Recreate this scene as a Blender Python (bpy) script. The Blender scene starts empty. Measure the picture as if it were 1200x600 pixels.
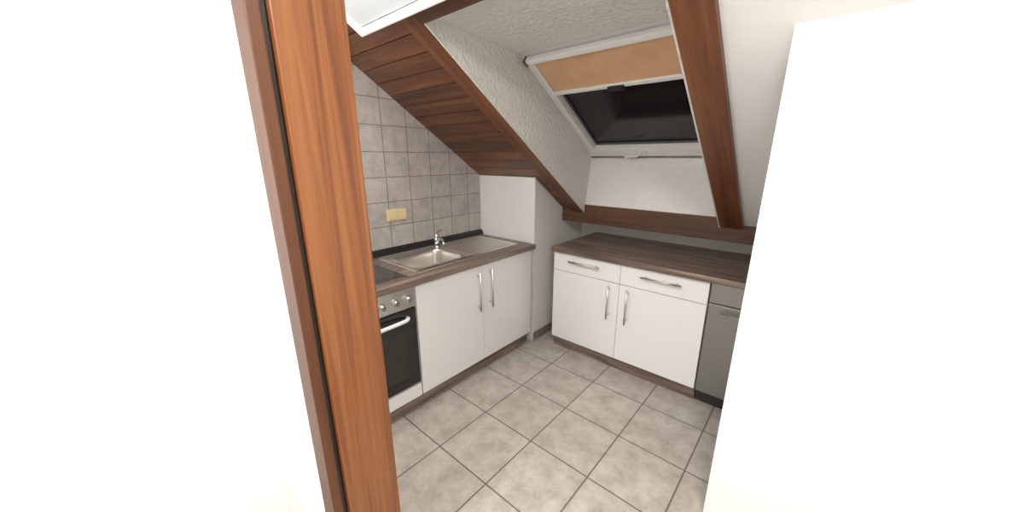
import bpy, bmesh, math, random
from mathutils import Vector, Matrix
random.seed(4)
scene = bpy.context.scene
COL = scene.collection

# ------------------------------------------------------------------ materials
def new_mat(name):
    m = bpy.data.materials.new(name); m.use_nodes = True
    nt = m.node_tree
    return m, nt, nt.nodes['Principled BSDF']

def plain(name, col, rough=0.5, metal=0.0, coat=0.0, emit=None, es=0.0, noise=0.0):
    m, nt, b = new_mat(name)
    b.inputs['Base Color'].default_value = (*col, 1)
    b.inputs['Roughness'].default_value = rough
    b.inputs['Metallic'].default_value = metal
    b.inputs['Coat Weight'].default_value = coat
    b.inputs['Coat Roughness'].default_value = 0.08
    if emit:
        b.inputs['Emission Color'].default_value = (*emit, 1)
        b.inputs['Emission Strength'].default_value = es
    if noise > 0:
        tc = nt.nodes.new('ShaderNodeTexCoord'); n = nt.nodes.new('ShaderNodeTexNoise')
        n.inputs['Scale'].default_value = 8; n.inputs['Detail'].default_value = 3
        mr = nt.nodes.new('ShaderNodeMapRange')
        mr.inputs['To Min'].default_value = max(rough-noise, 0.02); mr.inputs['To Max'].default_value = rough+noise
        nt.links.new(tc.outputs['Object'], n.inputs['Vector'])
        nt.links.new(n.outputs['Fac'], mr.inputs['Value'])
        nt.links.new(mr.outputs['Result'], b.inputs['Roughness'])
    return m

def plaster(name, col, scale=60, strength=0.25, dist=0.01):
    m, nt, b = new_mat(name)
    b.inputs['Roughness'].default_value = 0.85
    tc = nt.nodes.new('ShaderNodeTexCoord')
    n = nt.nodes.new('ShaderNodeTexNoise'); n.inputs['Scale'].default_value = scale; n.inputs['Detail'].default_value = 4
    n2 = nt.nodes.new('ShaderNodeTexNoise'); n2.inputs['Scale'].default_value = 2.5; n2.inputs['Detail'].default_value = 3
    r = nt.nodes.new('ShaderNodeValToRGB')
    r.color_ramp.elements[0].position = 0.3; r.color_ramp.elements[0].color = (col[0]*.95, col[1]*.95, col[2]*.94, 1)
    r.color_ramp.elements[1].position = 0.7; r.color_ramp.elements[1].color = (*col, 1)
    bp = nt.nodes.new('ShaderNodeBump'); bp.inputs['Strength'].default_value = strength; bp.inputs['Distance'].default_value = dist
    L = nt.links.new
    L(tc.outputs['Object'], n.inputs['Vector']); L(tc.outputs['Object'], n2.inputs['Vector'])
    L(n2.outputs['Fac'], r.inputs['Fac']); L(r.outputs['Color'], b.inputs['Base Color'])
    L(n.outputs['Fac'], bp.inputs['Height']); L(bp.outputs['Normal'], b.inputs['Normal'])
    return m

def wood(name, cols, scale=(1, 1, 1), rough=0.45, rotx=0.0, objrand=False, coat=0.0, bump=0.05, pos=(0.3, 0.5, 0.7)):
    m, nt, b = new_mat(name); L = nt.links.new
    b.inputs['Roughness'].default_value = rough
    b.inputs['Coat Weight'].default_value = coat; b.inputs['Coat Roughness'].default_value = 0.2
    tc = nt.nodes.new('ShaderNodeTexCoord')
    m0 = nt.nodes.new('ShaderNodeMapping'); m0.inputs['Rotation'].default_value = (rotx, 0, 0)
    m1 = nt.nodes.new('ShaderNodeMapping'); m1.inputs['Scale'].default_value = scale
    L(tc.outputs['Object'], m0.inputs['Vector']); L(m0.outputs['Vector'], m1.inputs['Vector'])
    n = nt.nodes.new('ShaderNodeTexNoise'); n.inputs['Scale'].default_value = 1.0
    n.inputs['Detail'].default_value = 9; n.inputs['Roughness'].default_value = 0.62; n.inputs['Distortion'].default_value = 0.6
    L(m1.outputs['Vector'], n.inputs['Vector'])
    r = nt.nodes.new('ShaderNodeValToRGB')
    e = r.color_ramp.elements
    e[0].position = pos[0]; e[0].color = (*cols[0], 1)
    e[1].position = pos[2]; e[1].color = (*cols[2], 1)
    k = e.new(pos[1]); k.color = (*cols[1], 1)
    L(n.outputs['Fac'], r.inputs['Fac'])
    out = r.outputs['Color']
    if objrand:
        oi = nt.nodes.new('ShaderNodeObjectInfo')
        mr = nt.nodes.new('ShaderNodeMapRange'); mr.inputs['To Min'].default_value = 0.7; mr.inputs['To Max'].default_value = 1.2
        L(oi.outputs['Random'], mr.inputs['Value'])
        hs = nt.nodes.new('ShaderNodeHueSaturation')
        L(mr.outputs['Result'], hs.inputs['Value']); L(out, hs.inputs['Color'])
        out = hs.outputs['Color']
        ad = nt.nodes.new('ShaderNodeVectorMath'); ad.operation = 'ADD'
        ml = nt.nodes.new('ShaderNodeMath'); ml.operation = 'MULTIPLY'; ml.inputs[1].default_value = 37.0
        L(oi.outputs['Random'], ml.inputs[0]); L(m1.outputs['Vector'], ad.inputs[0]); L(ml.outputs[0], ad.inputs[1])
        L(ad.outputs[0], n.inputs['Vector'])
    L(out, b.inputs['Base Color'])
    bp = nt.nodes.new('ShaderNodeBump'); bp.inputs['Strength'].default_value = bump; bp.inputs['Distance'].default_value = 0.01
    L(n.outputs['Fac'], bp.inputs['Height']); L(bp.outputs['Normal'], b.inputs['Normal'])
    return m

def tiles(name, axes, size, off, mortar, c_lo, c_hi, c_m, rough, nscale):
    m, nt, b = new_mat(name); L = nt.links.new
    tc = nt.nodes.new('ShaderNodeTexCoord'); sp = nt.nodes.new('ShaderNodeSeparateXYZ'); cb = nt.nodes.new('ShaderNodeCombineXYZ')
    L(tc.outputs['Object'], sp.inputs[0])
    for i in range(2):
        a = nt.nodes.new('ShaderNodeMath'); a.operation = 'SUBTRACT'; a.inputs[1].default_value = off[i] - 40*size[i]
        L(sp.outputs[axes[i]], a.inputs[0]); L(a.outputs[0], cb.inputs[i])
    br = nt.nodes.new('ShaderNodeTexBrick'); br.offset = 0.0; br.squash = 1.0
    br.inputs['Scale'].default_value = 1.0
    br.inputs['Brick Width'].default_value = size[0]; br.inputs['Row Height'].default_value = size[1]
    br.inputs['Mortar Size'].default_value = mortar; br.inputs['Mortar Smooth'].default_value = 0.15; br.inputs['Bias'].default_value = 0
    br.inputs['Color1'].default_value = (0.93, 0.93, 0.93, 1); br.inputs['Color2'].default_value = (1, 1, 1, 1)
    L(cb.outputs[0], br.inputs['Vector'])
    n = nt.nodes.new('ShaderNodeTexNoise'); n.inputs['Scale'].default_value = nscale; n.inputs['Detail'].default_value = 10; n.inputs['Roughness'].default_value = 0.72
    L(tc.outputs['Object'], n.inputs['Vector'])
    r = nt.nodes.new('ShaderNodeValToRGB')
    r.color_ramp.elements[0].position = 0.35; r.color_ramp.elements[0].color = (*c_lo, 1)
    r.color_ramp.elements[1].position = 0.62; r.color_ramp.elements[1].color = (*c_hi, 1)
    L(n.outputs['Fac'], r.inputs['Fac'])
    mu = nt.nodes.new('ShaderNodeMix'); mu.data_type = 'RGBA'; mu.blend_type = 'MULTIPLY'; mu.inputs[0].default_value = 1
    L(r.outputs['Color'], mu.inputs[6]); L(br.outputs['Color'], mu.inputs[7])
    mx = nt.nodes.new('ShaderNodeMix'); mx.data_type = 'RGBA'
    L(br.outputs['Fac'], mx.inputs[0]); L(mu.outputs[2], mx.inputs[6]); mx.inputs[7].default_value = (*c_m, 1)
    L(mx.outputs[2], b.inputs['Base Color'])
    b.inputs['Roughness'].default_value = rough
    inv = nt.nodes.new('ShaderNodeMath'); inv.operation = 'SUBTRACT'; inv.inputs[0].default_value = 1.0
    L(br.outputs['Fac'], inv.inputs[1])
    bp = nt.nodes.new('ShaderNodeBump'); bp.inputs['Strength'].default_value = 0.5; bp.inputs['Distance'].default_value = 0.003
    L(inv.outputs[0], bp.inputs['Height']); L(bp.outputs['Normal'], b.inputs['Normal'])
    return m

SL = math.atan(0.67)
M_white = plaster('white_wall', (.82, .81, .79), 90, .14, .004)
M_hall = plaster('white_hall_wall', (.90, .90, .895), 90, .08, .003)
M_rough = plaster('rough_plaster', (.81, .79, .76), 42, .9, .016)
M_floor = tiles('floor_tile', (0, 1), (.362, .364), (-1.003, 1.322), .0042, (.38, .335, .285), (.58, .53, .475), (.17, .145, .12), .38, 9)
M_wtile = tiles('wall_tile', (1, 2), (.19, .172), (1.331, 1.426), .0030, (.38, .34, .31), (.53, .488, .45), (.20, .165, .145), .3, 11)
M_plank = wood('ceiling_plank_wood', [(.062, .019, .008), (.145, .049, .019), (.245, .094, .038)], (1.2, 16, 16), .4, objrand=True, coat=.15)
M_raft = wood('rafter_wood', [(.080, .025, .010), (.16, .054, .020), (.235, .088, .034)], (22, 1.0, 22), .45, rotx=SL, coat=.1)
M_beam = wood('beam_wood', [(.045, .019, .010), (.10, .043, .022), (.15, .07, .036)], (1.0, 22, 22), .5)
M_jamb = wood('door_jamb_wood', [(.155, .047, .013), (.25, .083, .022), (.33, .125, .038)], (38, 38, .9), .35, coat=.15, pos=(.34, .5, .66))
M_jambd = wood('door_jamb_dark', [(.07, .022, .008), (.11, .036, .013), (.15, .055, .02)], (14, 14, .7), .4)
WC = [(.10, .066, .052), (.21, .150, .122), (.34, .26, .215)]
M_ctY = wood('worktop_wood_y', WC, (30, 1.6, 30), .4, bump=.02, pos=(.36, .5, .66))
M_ctX = wood('worktop_wood_x', WC, (1.6, 30, 30), .4, bump=.02, pos=(.36, .5, .66))
M_cab = plain('cabinet_gloss_white', (.88, .872, .857), .22, coat=.4)
M_carc = plain('cabinet_carcass', (.72, .71, .69), .5, noise=.05)
M_steel = plain('brushed_steel', (.70, .68, .65), .32, 1.0)
M_dark = plain('appliance_steel', (.30, .30, .30), .38, 1.0)
M_sink = plain('sink_steel', (.82, .79, .75), .30, 1.0)
M_chrome = plain('chrome', (.75, .75, .75), .12, 1.0)
M_black = plain('black_glass', (.012, .012, .013), .06, coat=.5)
M_blackp = plain('black_plastic', (.018, .018, .018), .4, noise=.05)
M_oveni = plain('oven_inner_glass', (.035, .03, .028), .12)
M_pvc = plain('white_frame', (.85, .845, .83), .35, noise=.05)
M_gasket = plain('grey_gasket', (.12, .12, .12), .6, noise=.05)
M_night = plain('night_glass', (.010, .010, .011), .10)
M_cream = plain('cream_plastic', (.72, .58, .33), .4, noise=.04)
M_led = plain('lamp_diffuser', (.42, .44, .45), .3, emit=(1, .99, .97), es=.08)
M_unseen_bulb = plain('unseen_lamp_glass', (.9, .9, .9), .4, emit=(1, .95, .88), es=4)
M_base = tiles('baseboard_tile', (0, 1), (.362, .364), (-1.003, 1.322), .005, (.20, .17, .145), (.30, .26, .22), (.1, .09, .08), .4, 9)

def fabric():
    m, nt, b = new_mat('blind_fabric'); L = nt.links.new
    b.inputs['Roughness'].default_value = .9
    tc = nt.nodes.new('ShaderNodeTexCoord')
    n = nt.nodes.new('ShaderNodeTexNoise'); n.inputs['Scale'].default_value = 9; n.inputs['Detail'].default_value = 8
    r = nt.nodes.new('ShaderNodeValToRGB')
    r.color_ramp.elements[0].position = .35; r.color_ramp.elements[0].color = (.66, .39, .22, 1)
    r.color_ramp.elements[1].position = .65; r.color_ramp.elements[1].color = (.73, .46, .28, 1)
    L(tc.outputs['Object'], n.inputs['Vector']); L(n.outputs['Fac'], r.inputs['Fac']); L(r.outputs['Color'], b.inputs['Base Color'])
    return m
M_fab = fabric()

# ------------------------------------------------------------------ geometry helpers
def add(name, me, mat, parent=None, smooth=False):
    o = bpy.data.objects.new(name, me); COL.objects.link(o)
    if mat: me.materials.append(mat)
    if parent: o.parent = parent
    if smooth:
        for p in me.polygons: p.use_smooth = True
    return o

def group(name):
    o = bpy.data.objects.new(name, None); COL.objects.link(o); return o

def boxes(name, lst, mat, parent=None, basis=None, bevel=0.0):
    bm = bmesh.new()
    for lo, hi in lst:
        c = [(lo[i]+hi[i])/2 for i in range(3)]; s = [abs(hi[i]-lo[i]) for i in range(3)]
        bmesh.ops.create_cube(bm, size=1, matrix=Matrix.Translation(c) @ Matrix.Diagonal((*s, 1)))
    if bevel > 0:
        bmesh.ops.bevel(bm, geom=bm.edges[:], offset=bevel, segments=2, affect='EDGES', profile=.6)
    if basis is not None: bm.transform(basis)
    bmesh.ops.recalc_face_normals(bm, faces=bm.faces[:])
    me = bpy.data.meshes.new(name); bm.to_mesh(me); bm.free()
    return add(name, me, mat, parent)

def box(name, lo, hi, mat, parent=None, basis=None, bevel=0.0):
    return boxes(name, [(lo, hi)], mat, parent, basis, bevel)

def prism_x(name, yz, x0, x1, mat, parent=None):
    bm = bmesh.new()
    a = [bm.verts.new((x0, y, z)) for y, z in yz]; b = [bm.verts.new((x1, y, z)) for y, z in yz]
    bm.faces.new(a); bm.faces.new(b[::-1])
    n = len(yz)
    for i in range(n): bm.faces.new((a[i], b[i], b[(i+1) % n], a[(i+1) % n]))
    bmesh.ops.recalc_face_normals(bm, faces=bm.faces[:])
    me = bpy.data.meshes.new(name); bm.to_mesh(me); bm.free()
    return add(name, me, mat, parent)

def cyl(bm, p0, p1, r0, r1=None, seg=20):
    p0, p1 = Vector(p0), Vector(p1); r1 = r0 if r1 is None else r1
    d = p1-p0
    M = Matrix.Translation((p0+p1)/2) @ d.to_track_quat('Z', 'Y').to_matrix().to_4x4()
    bmesh.ops.create_cone(bm, cap_ends=True, segments=seg, radius1=r0, radius2=r1, depth=d.length, matrix=M)

def cyls(name, lst, mat, parent=None, seg=20, basis=None):
    bm = bmesh.new()
    for c in lst: cyl(bm, *c, seg=seg)
    if basis is not None: bm.transform(basis)
    me = bpy.data.meshes.new(name); bm.to_mesh(me); bm.free()
    o = add(name, me, mat, parent)
    for p in me.polygons: p.use_smooth = len(p.vertices) == 4
    return o

def tube(name, pts, r, mat, parent=None, cyclic=False):
    cu = bpy.data.curves.new(name, 'CURVE'); cu.dimensions = '3D'; cu.bevel_depth = r; cu.bevel_resolution = 5; cu.use_fill_caps = True
    s = cu.splines.new('NURBS'); s.points.add(len(pts)-1); s.use_endpoint_u = True; s.order_u = 3; s.use_cyclic_u = cyclic
    for i, p in enumerate(pts): s.points[i].co = (*p, 1)
    o = bpy.data.objects.new(name, cu); COL.objects.link(o); cu.materials.append(mat)
    if parent: o.parent = parent
    return o

def bar_handle(name, p0, p1, nrm, parent):
    p0, p1, nrm = Vector(p0), Vector(p1), Vector(nrm)
    d = (p1-p0).normalized(); off = nrm*.032
    a, b = p0+d*.03, p1-d*.03
    return cyls(name, [(p0+off, p1+off, .0065), (a, a+off, .005), (b, b+off, .005)], M_steel, parent)

# slope helpers
def zc(y): return 1.41 - .67*(y-2.24)
k = math.sqrt(1+.67**2)
ES = Vector((0, 1/k, -.67/k)); EN = Vector((0, -.67/k, -1/k))
def slope_basis(y0):
    o = Vector((0, y0, zc(y0)))
    return Matrix(((1, ES.x, EN.x, o.x), (0, ES.y, EN.y, o.y), (0, ES.z, EN.z, o.z), (0, 0, 0, 1)))
SB = slope_basis(.613)
def s_of(y): return (y-.613)*k

# ------------------------------------------------------------------ room shell
XL = -2.32; YB = 3.0; HC = 2.5
YP = 2.64       # purlin front
box('floor', (-2.6, -1.6, -.1), (1.7, 3.1, 0), M_floor)
prism_x('wall_left', [(.45, 0), (3.0, 0), (3.0, 1.06), (YP, zc(YP)), (.613, 2.5), (.45, 2.5)], XL-.1, XL, M_wtile)
box('wall_back', (XL, YB, 0), (.4, YB+.1, 1.06), M_white)
prism_x('wall_chimney_breast', [(2.24, 0), (3.0, 0), (3.0, 1.055), (YP, zc(YP)), (2.24, zc(2.24))], XL, -1.70, M_white)
box('wall_front', (-2.32, .262, 0), (-1.0, .45, HC), M_hall)
box('wall_hall_left', (-1.62, -1.5, 0), (-1.52, .262, HC), M_hall)
box('wall_hall_rear', (-1.62, -1.6, 0), (1.7, -1.5, HC), M_hall)
box('wall_hall_right', (1.6, -1.5, 0), (1.7, 1.45, HC), M_hall)
prism_x('wall_partition', [(1.45, 0), (1.55, 0), (1.55, zc(1.55)), (1.45, zc(1.45))], -.145, 1.7, M_hall)
prism_x('wall_right', [(1.55, 0), (3.0, 0), (3.0, 1.055), (YP, zc(YP)), (1.55, zc(1.55))], .30, .40, M_white)
box('ceiling', (-2.42, -1.6, HC), (1.7, .613, HC+.05), M_hall)
box('ceiling_slope_right', (-.335, 0, -.03), (1.7, s_of(YP), 0), M_hall, basis=SB)
box('ceiling_soffit', (-1.70, YP+.08, 1.06), (.3, 3.0, 1.09), M_white)

# timber cladding on left slope
pan = group('ceiling_wood_cladding')
wdt = .108; n = int(s_of(YP)/wdt)+1
for i in range(n):
    a = i*wdt; b = min(a+wdt-.005, s_of(YP-.003))
    if b > a+.01: boxes('board_%d' % (i+1), [((XL, a, -.016), (-1.596, b, 0))], M_plank, pan, SB, .003)
box('backing', (XL, 0, -.03), (-1.596, s_of(YP-.003), -.018), M_beam, pan, SB)
for i in range(5):
    a = i*wdt; b = min(a+wdt-.006, s_of(1.05))
    if b > a: boxes('board_upper_%d' % (i+1), [((-1.48, a, -.016), (-.47, b, 0))], M_plank, pan, SB, .003)

box('rafter', (-1.596, 0, -.08), (-1.488, s_of(YP), .03), M_raft, basis=SB, bevel=.003)
box('rafter', (-.462, 0, -.08), (-.335, s_of(YP), .03), M_raft, basis=SB, bevel=.003)
box('trim_header', (-1.486, s_of(1.055), -.06), (-.464, s_of(1.12), .03), M_beam, basis=SB, bevel=.003)
box('beam_purlin', (-1.698, YP, 1.025), (.298, YP+.08, 1.18), M_beam, bevel=.004)

# dormer shaft
c2 = lambda y: zc(y)-.027
chk = [(1.10, c2(1.10)), (1.10, 2.20), (1.78, 2.17), (2.73, 1.60), (YP+.02, 1.182), (YP-.001, 1.182), (YP-.001, c2(YP))]
prism_x('wall_skylight_left', chk, -1.4875, -1.478, M_rough)
prism_x('wall_skylight_right', chk, -.472, -.4625, M_rough)
prism_x('ceiling_skylight_reveal', [(1.09, 2.180), (1.776, 2.141), (1.80, 2.18), (1.09, 2.22)], -1.488, -.462, M_rough)
prism_x('wall_skylight_sill', [(2.705, 1.555), (YP+.006, 1.181), (YP+.05, 1.181), (2.755, 1.575)], -1.488, -.462, M_rough)

# ------------------------------------------------------------------ skylight window
win = group('window_1')
T = Vector((0, 1.776, 2.141)); Bt = Vector((0, 2.695, 1.585))
eb = (Bt-T).normalized(); ec = Vector((0, eb.z, -eb.y)); LW = (Bt-T).length
WB = Matrix(((1, eb.x, ec.x, T.x), (0, eb.y, ec.y, T.y), (0, eb.z, ec.z, T.z), (0, 0, 0, 1)))
xa, xb = -1.4775, -.4725
boxes('outer_frame', [((xa, 0, -.06), (xa+.035, LW, .0)), ((xb-.035, 0, -.06), (xb, LW, .0)), ((xa, 0, -.06), (xb, .03, .0)), ((xa, LW-.03, -.06), (xb, LW+.01, .012))], M_pvc, win, WB, .003)
boxes('gasket', [((xa+.035, .03, -.055), (xa+.042, LW-.03, -.004)), ((xb-.042, .03, -.055), (xb-.035, LW-.03, -.004))], M_gasket, win, WB)
boxes('sash', [((xa+.042, .03, -.05), (xa+.08, LW-.035, .012)), ((xb-.08, .03, -.05), (xb-.042, LW-.035, .012)), ((xa+.042, .03, -.05), (xb-.042, .06, .012)), ((xa+.042, LW-.10, -.05), (xb-.042, LW-.035, .014))], M_pvc, win, WB, .004)
box('glass_pane', (xa+.08, .06, -.04), (xb-.08, LW-.10, -.034), M_night, win, WB)
boxes('inner_gasket', [((xa+.08, .07, -.034), (xa+.088, LW-.10, -.02)), ((xb-.088, .07, -.034), (xb-.08, LW-.10, -.02)), ((xa+.08, LW-.108, -.034), (xb-.08, LW-.10, -.02))], M_gasket, win, WB)
bl = group('roller_blind'); bl.parent = win      # the blind is mounted on the window sash
boxes('cassette', [((xa+.05, .008, .016), (xb-.05, .044, .05))], M_pvc, bl, WB, .008)
boxes('end_caps', [((xa+.04, .004, .014), (xa+.051, .05, .054)), ((xb-.051, .004, .014), (xb-.04, .05, .054))], M_gasket, bl, WB, .003)
box('fabric', (xa+.081, .04, .020), (xb-.081, .310, .023), M_fab, bl, WB)
box('bottom_bar', (xa+.055, .303, .014), (xb-.055, .330, .034), M_pvc, bl, WB, .005)
boxes('side_rails', [((xa+.053, .05, .013), (xa+.077, LW-.08, .026)), ((xb-.077, .05, .013), (xb-.053, LW-.08, .026))], M_pvc, bl, WB, .003)
box('grip', (-1.03, .308, .034), (-.93, .338, .05), M_blackp, bl, WB, .005)
hd = group('window_handle')
boxes('plate', [((-1.09, LW-.075, .0145), (-1.00, LW-.05, .024))], M_pvc, hd, WB, .003)
tube('lever', [WB @ Vector(p) for p in [(-1.045, LW-.062, .024), (-1.045, LW-.062, .05), (-1.08, LW-.055, .055), (-1.16, LW-.045, .05)]], .008, M_pvc, hd)

# ------------------------------------------------------------------ door jamb
dj = group('door_1')
box('jamb_board', (-1.0, .298, 0), (-.90, .455, HC-.002), M_jamb, dj, bevel=.003)
box('jamb_rebate', (-1.0, .286, 0), (-.925, .296, HC-.002), M_blackp, dj)
box('jamb_casing', (-1.0, .258, 0), (-.915, .286, HC-.002), M_jambd, dj, bevel=.003)

# ------------------------------------------------------------------ left base cabinets
FX = -1.70   # door faces
lc = group('sink_base_cabinet')
D1, D2, D3 = 1.095, 1.650, 2.205
boxes('carcass', [((-2.30, 1.09, .10), (FX-.022, 1.106, .842)), ((-2.30, 2.19, .10), (FX-.022, 2.206, .842)),
                  ((-2.30, 1.106, .10), (FX-.022, 2.19, .116)), ((-2.30, 1.106, .116), (-2.292, 2.19, .842)), ((FX-.12, 1.106, .79), (FX-.022, 2.19, .842)), ((FX-.5, 1.645, .116), (FX-.022, 1.655, .60))], M_carc, lc)
box('door_left', (FX-.019, D1+.002, .10), (FX, D2-.002, .840), M_cab, lc, bevel=.002)
box('door_right', (FX-.019, D2+.002, .10), (FX, D3, .840), M_cab, lc, bevel=.002)
box('plinth', (FX-.055, .46, 0), (FX-.038, 2.206, .098), M_ctY, lc)
bar_handle('handle_left', (FX, D2-.055, .51), (FX, D2-.055, .80), (1, 0, 0), lc)
bar_handle('handle_right', (FX, D2+.065, .51), (FX, D2+.065, .80), (1, 0, 0), lc)

# worktop (with cut-out for sink bowl)
sx0, sx1, sy0, sy1 = -2.27, -1.80, 1.17, 2.15
bx0, bx1, by0, by1 = -2.17, -1.84, 1.20, 1.62
wt = group('worktop')
zt, zb = .880, .843
boxes('slab', [((-2.318, .46, zb), (FX+.02, 1.185, zt)), ((-2.318, 1.66, zb), (FX+.02, 2.235, zt)), ((bx1+.012, 1.185, zb), (FX+.02, 1.66, zt)), ((-2.318, 1.185, zb), (bx0-.012, 1.66, zt))], M_ctY, wt)
prism = [(-2.318, zt+.0005), (-2.285, zt+.0005), (-2.290, zt+.02), (-2.305, zt+.04), (-2.318, zt+.045)]
bm = bmesh.new()
a = [bm.verts.new((x, .46, z)) for x, z in prism]; b = [bm.verts.new((x, 2.236, z)) for x, z in prism]
bm.faces.new(a); bm.faces.new(b[::-1])
for i in range(5): bm.faces.new((a[i], b[i], b[(i+1) % 5], a[(i+1) % 5]))
bmesh.ops.recalc_face_normals(bm, faces=bm.faces[:])
me = bpy.data.meshes.new('ws'); bm.to_mesh(me); bm.free()
add('seal_strip', me, M_blackp, wt)

# sink as a pressed steel sheet
def sink():
    g = group('kitchen_sink')
    bm = bmesh.new()
    nx, ny = 94, 196
    def ss(t):
        t = max(0, min(1, t)); return t*t*(3-2*t)
    def rr(x, y, x0, x1, y0, y1, r):
        cx, cy = (x0+x1)/2, (y0+y1)/2
        qx, qy = abs(x-cx)-(x1-x0)/2+r, abs(y-cy)-(y1-y0)/2+r
        return math.hypot(max(qx, 0), max(qy, 0))+min(max(qx, qy), 0)-r
    def H(x, y):
        dO = -rr(x, y, sx0, sx1, sy0, sy1, .03)
        z = zt+.001 + .006*ss(dO/.008) - .003*ss((dO-.014)/.01)
        d = -rr(x, y, bx0, bx1, by0, by1, .07)
        z -= .15*ss(d/.028)
        d2 = -rr(x, y, -2.20, -1.83, 1.68, 2.12, .03)
        if d2 > 0:
            z -= .005*ss(d2/.012)
            w = (x+2.20)/.37*9
            z += .004*ss(d2/.03)*(.5+.5*math.cos(w*2*math.pi))
        return z
    V = []
    for i in range(nx+1):
        row = []
        for j in range(ny+1):
            x = sx0+(sx1-sx0)*i/nx; y = sy0+(sy1-sy0)*j/ny
            row.append(bm.verts.new((x, y, H(x, y))))
        V.append(row)
    for i in range(nx):
        for j in range(ny):
            bm.faces.new((V[i][j], V[i+1][j], V[i+1][j+1], V[i][j+1]))
    me = bpy.data.meshes.new('sink_sheet'); bm.to_mesh(me); bm.free()
    add('sink_sheet', me, M_sink, g, smooth=True)
    cx, cy = (bx0+bx1)/2, (by0+by1)/2
    cyls('drain', [((cx, cy, .735), (cx, cy, .739), .035), ((cx, cy, .739), (cx, cy, .742), .022)], M_chrome, g)
    return g
sink()

# mixer tap
tp = group('mixer_tap')
fx, fy, fz = -2.215, 1.655, zt+.004
cyls('body', [((fx, fy, fz), (fx, fy, fz+.012), .027), ((fx, fy, fz+.012), (fx, fy, fz+.075), .021), ((fx, fy, fz+.075), (fx, fy, fz+.105), .024, .016)], M_chrome, tp)
tube('spout', [(fx, fy, fz+.05), (fx+.06, fy-.02, fz+.075), (fx+.13, fy-.05, fz+.085), (fx+.165, fy-.065, fz+.075), (fx+.17, fy-.067, fz+.055)], .010, M_chrome, tp)
tube('lever', [(fx, fy, fz+.10), (fx+.02, fy-.005, fz+.125), (fx+.08, fy-.01, fz+.145)], .007, M_chrome, tp)

# hob
hb = group('ceramic_hob')
box('glass', (-2.24, .51, zt), (-1.755, 1.085, zt+.006), M_black, hb, bevel=.002)
boxes('steel_rim', [((-2.247, .503, zt), (-2.241, 1.092, zt+.007)), ((-1.754, .503, zt), (-1.748, 1.092, zt+.007)), ((-2.241, 1.086, zt), (-1.754, 1.092, zt+.007))], M_steel, hb)

# oven
ov = group('built_in_oven')
oy0, oy1 = .495, 1.088
box('body', (-2.28, oy0, .19), (FX-.03, oy1, .838), M_carc, ov)
box('control_panel', (FX-.028, oy0, .715), (FX+.002, oy1, .838), M_steel, ov, bevel=.003)
kn = []; ys = [oy1-.05-i*.082 for i in range(7)]
for y in ys:
    kn += [((FX+.002, y, .772), (FX+.008, y, .772), .026), ((FX+.008, y, .772), (FX+.030, y, .772), .022, .018)]
cyls('knobs', kn, M_steel, ov, seg=28)
cyls('knob_caps', [((FX+.030, y, .772), (FX+.032, y, .772), .014) for y in ys], M_chrome, ov)
box('door_glass', (FX-.028, oy0, .20), (FX, oy1, .708), M_black, ov, bevel=.003)
box('door_window', (FX+.0004, oy0+.08, .27), (FX+.0012, oy1-.08, .58), M_oveni, ov)
boxes('door_trim', [((FX-.02, oy1-.004, .20), (FX+.003, oy1, .708)), ((FX-.02, oy0, .196), (FX+.003, oy1, .202))], M_steel, ov)
tube('handle', [(FX, oy0+.06, .655), (FX+.035, oy0+.065, .66), (FX+.045, oy0+.15, .66), (FX+.045, oy1-.15, .66), (FX+.035, oy1-.065, .66), (FX, oy1-.06, .655)], .011, M_pvc, ov)
box('lower_panel', (FX-.019, oy0, .10), (FX, oy1, .188), M_cab, ov, bevel=.002)

# socket
sk = group('power_socket')
box('frame', (XL, 1.305, 1.115), (XL+.010, 1.465, 1.200), M_cream, sk, bevel=.003)
for i, y in enumerate((1.345, 1.425)):
    box('rocker_%d' % (i+1), (XL+.010, y-.032, 1.127), (XL+.016, y+.032, 1.188), M_cream, sk, bevel=.002)

# ------------------------------------------------------------------ right base cabinets
FY = 2.285
rc = group('base_cabinet')
RX0, RXm, RX1 = -1.53, -.967, -.405
boxes('carcass', [((RX0, FY+.022, .10), (RX0+.016, 2.95, .842)), ((RX1-.016, FY+.022, .10), (RX1, 2.95, .842)), ((RX0+.016, FY+.022, .10), (RX1-.016, 2.95, .116)),
                  ((RX0+.016, 2.94, .116), (RX1-.016, 2.95, .842)), ((RX0+.016, FY+.022, .826), (RX1-.016, 2.94, .842))], M_cab, rc)
for nm, a, b in (('left', RX0, RXm-.0015), ('right', RXm+.0015, RX1)):
    box('door_'+nm, (a, FY, .10), (b, FY+.019, .690), M_cab, rc, bevel=.002)
    box('drawer_'+nm, (a, FY, .694), (b, FY+.019, .836), M_cab, rc, bevel=.002)
    cx = (a+b)/2
    bar_handle('drawer_handle_'+nm, (cx-.13, FY, .785), (cx+.13, FY, .785), (0, -1, 0), rc)
bar_handle('door_handle_left', (RXm-.07, FY, .41), (RXm-.07, FY, .67), (0, -1, 0), rc)
bar_handle('door_handle_right', (RXm+.07, FY, .41), (RXm+.07, FY, .67), (0, -1, 0), rc)
box('plinth', (RX0, FY+.035, 0), (RX1, FY+.052, .098), M_ctX, rc)
box('worktop', (RX0-.015, FY-.025, .843), (.295, 2.995, .882), M_ctX, bevel=.002)

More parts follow.
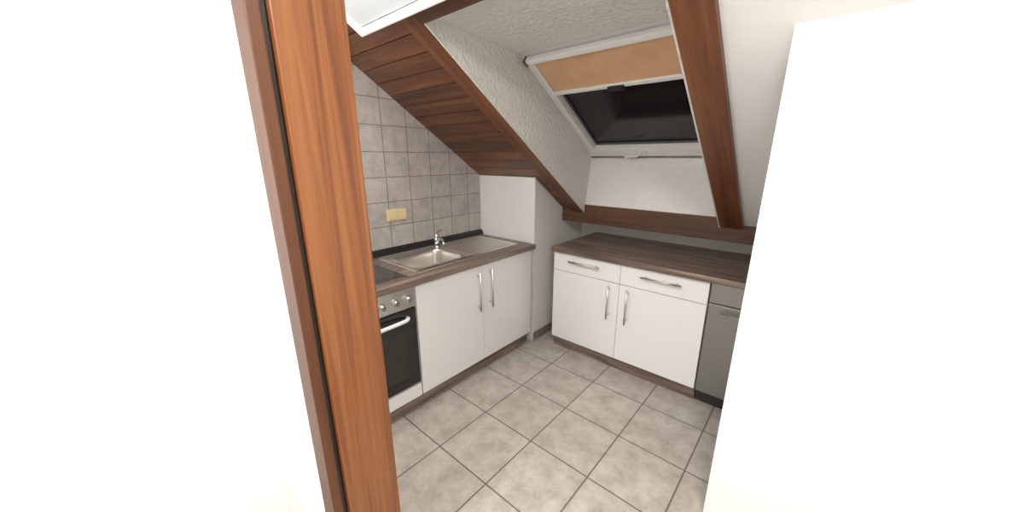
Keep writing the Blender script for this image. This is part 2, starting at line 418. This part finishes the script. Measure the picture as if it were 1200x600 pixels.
# stainless appliance under the worktop
dw = group('dishwasher')
box('body', (RX1+.008, FY+.03, .02), (.19, 2.9, .838), M_blackp, dw)
box('door_panel', (RX1+.008, FY-.002, .10), (.19, FY+.028, .71), M_dark, dw, bevel=.004)
box('control_panel', (RX1+.008, FY-.002, .715), (.19, FY+.028, .838), M_dark, dw, bevel=.004)
bar_handle('handle', (RX1+.08, FY-.002, .665), (.12, FY-.002, .665), (0, -1, 0), dw)
box('kick_plate', (RX1+.008, FY+.05, 0), (.19, FY+.07, .10), M_blackp, dw)

# baseboards
box('baseboard_chimney', (-1.70, 2.245, 0), (-1.69, 2.995, .075), M_base)
box('baseboard_back', (-1.688, 2.99, 0), (-1.54, 3.0, .075), M_base)

# ------------------------------------------------------------------ lamps
LB = slope_basis(1.055)
lp = group('ceiling_panel_light')
x0, x1, s0 = -1.86, -1.16, -.62
boxes('frame', [((x0, s0, .034), (x0+.03, 0, .085)), ((x1-.03, s0, .034), (x1, 0, .085)), ((x0+.03, s0, .034), (x1-.03, s0+.03, .085)), ((x0+.03, -.03, .034), (x1-.03, 0, .085))], M_pvc, lp, LB, .006)
box('diffuser', (x0+.036, s0+.036, .04), (x1-.036, -.036, .066), M_led, lp, LB)
def area(name, loc, direction, sx, sy, power, col):
    l = bpy.data.lights.new(name, 'AREA'); l.shape = 'RECTANGLE'; l.size = sx; l.size_y = sy; l.energy = power; l.color = col
    o = bpy.data.objects.new(name, l); COL.objects.link(o); o.location = loc
    o.rotation_euler = Vector(direction).to_track_quat('-Z', 'Y').to_euler()
    return o
p = LB @ Vector(((x0+x1)/2, s0+.15, .078))
area('panel_light', p, EN, .60, .18, 21, (1, .98, .945))
def unseen_round_lamp(x, y, power):
    hl = group('unseen_ceiling_lamp')
    cyls('base', [((x, y, 2.47), (x, y, 2.5), .17)], M_pvc, hl, seg=40)
    cyls('shade', [((x, y, 2.42), (x, y, 2.47), .12, .16)], M_unseen_bulb, hl, seg=40)
    area('unseen_lamp_light', (x, y, 2.40), (0, 0, -1), .3, .3, power, (1, .972, .935))
unseen_round_lamp(.15, .15, 31)
unseen_round_lamp(-.7, -.85, 34)  # unseen lamp behind the camera, added to brighten the hall walls

w = bpy.data.worlds.new('night'); scene.world = w; w.use_nodes = True
w.node_tree.nodes['Background'].inputs[0].default_value = (.01, .012, .02, 1)
w.node_tree.nodes['Background'].inputs[1].default_value = 1

# ------------------------------------------------------------------ camera
cam = bpy.data.cameras.new('camera'); co = bpy.data.objects.new('camera', cam); COL.objects.link(co)
cam.sensor_fit = 'HORIZONTAL'; cam.sensor_width = 36; cam.lens = 413/1200*36; cam.clip_start = .02
co.location = (0, 0, 1.56); co.rotation_euler = (math.radians(90-15.6), 0, math.radians(40.9))
scene.camera = co
scene.view_settings.view_transform = 'Standard'
scene.view_settings.look = 'None'
scene.view_settings.exposure = 0.0
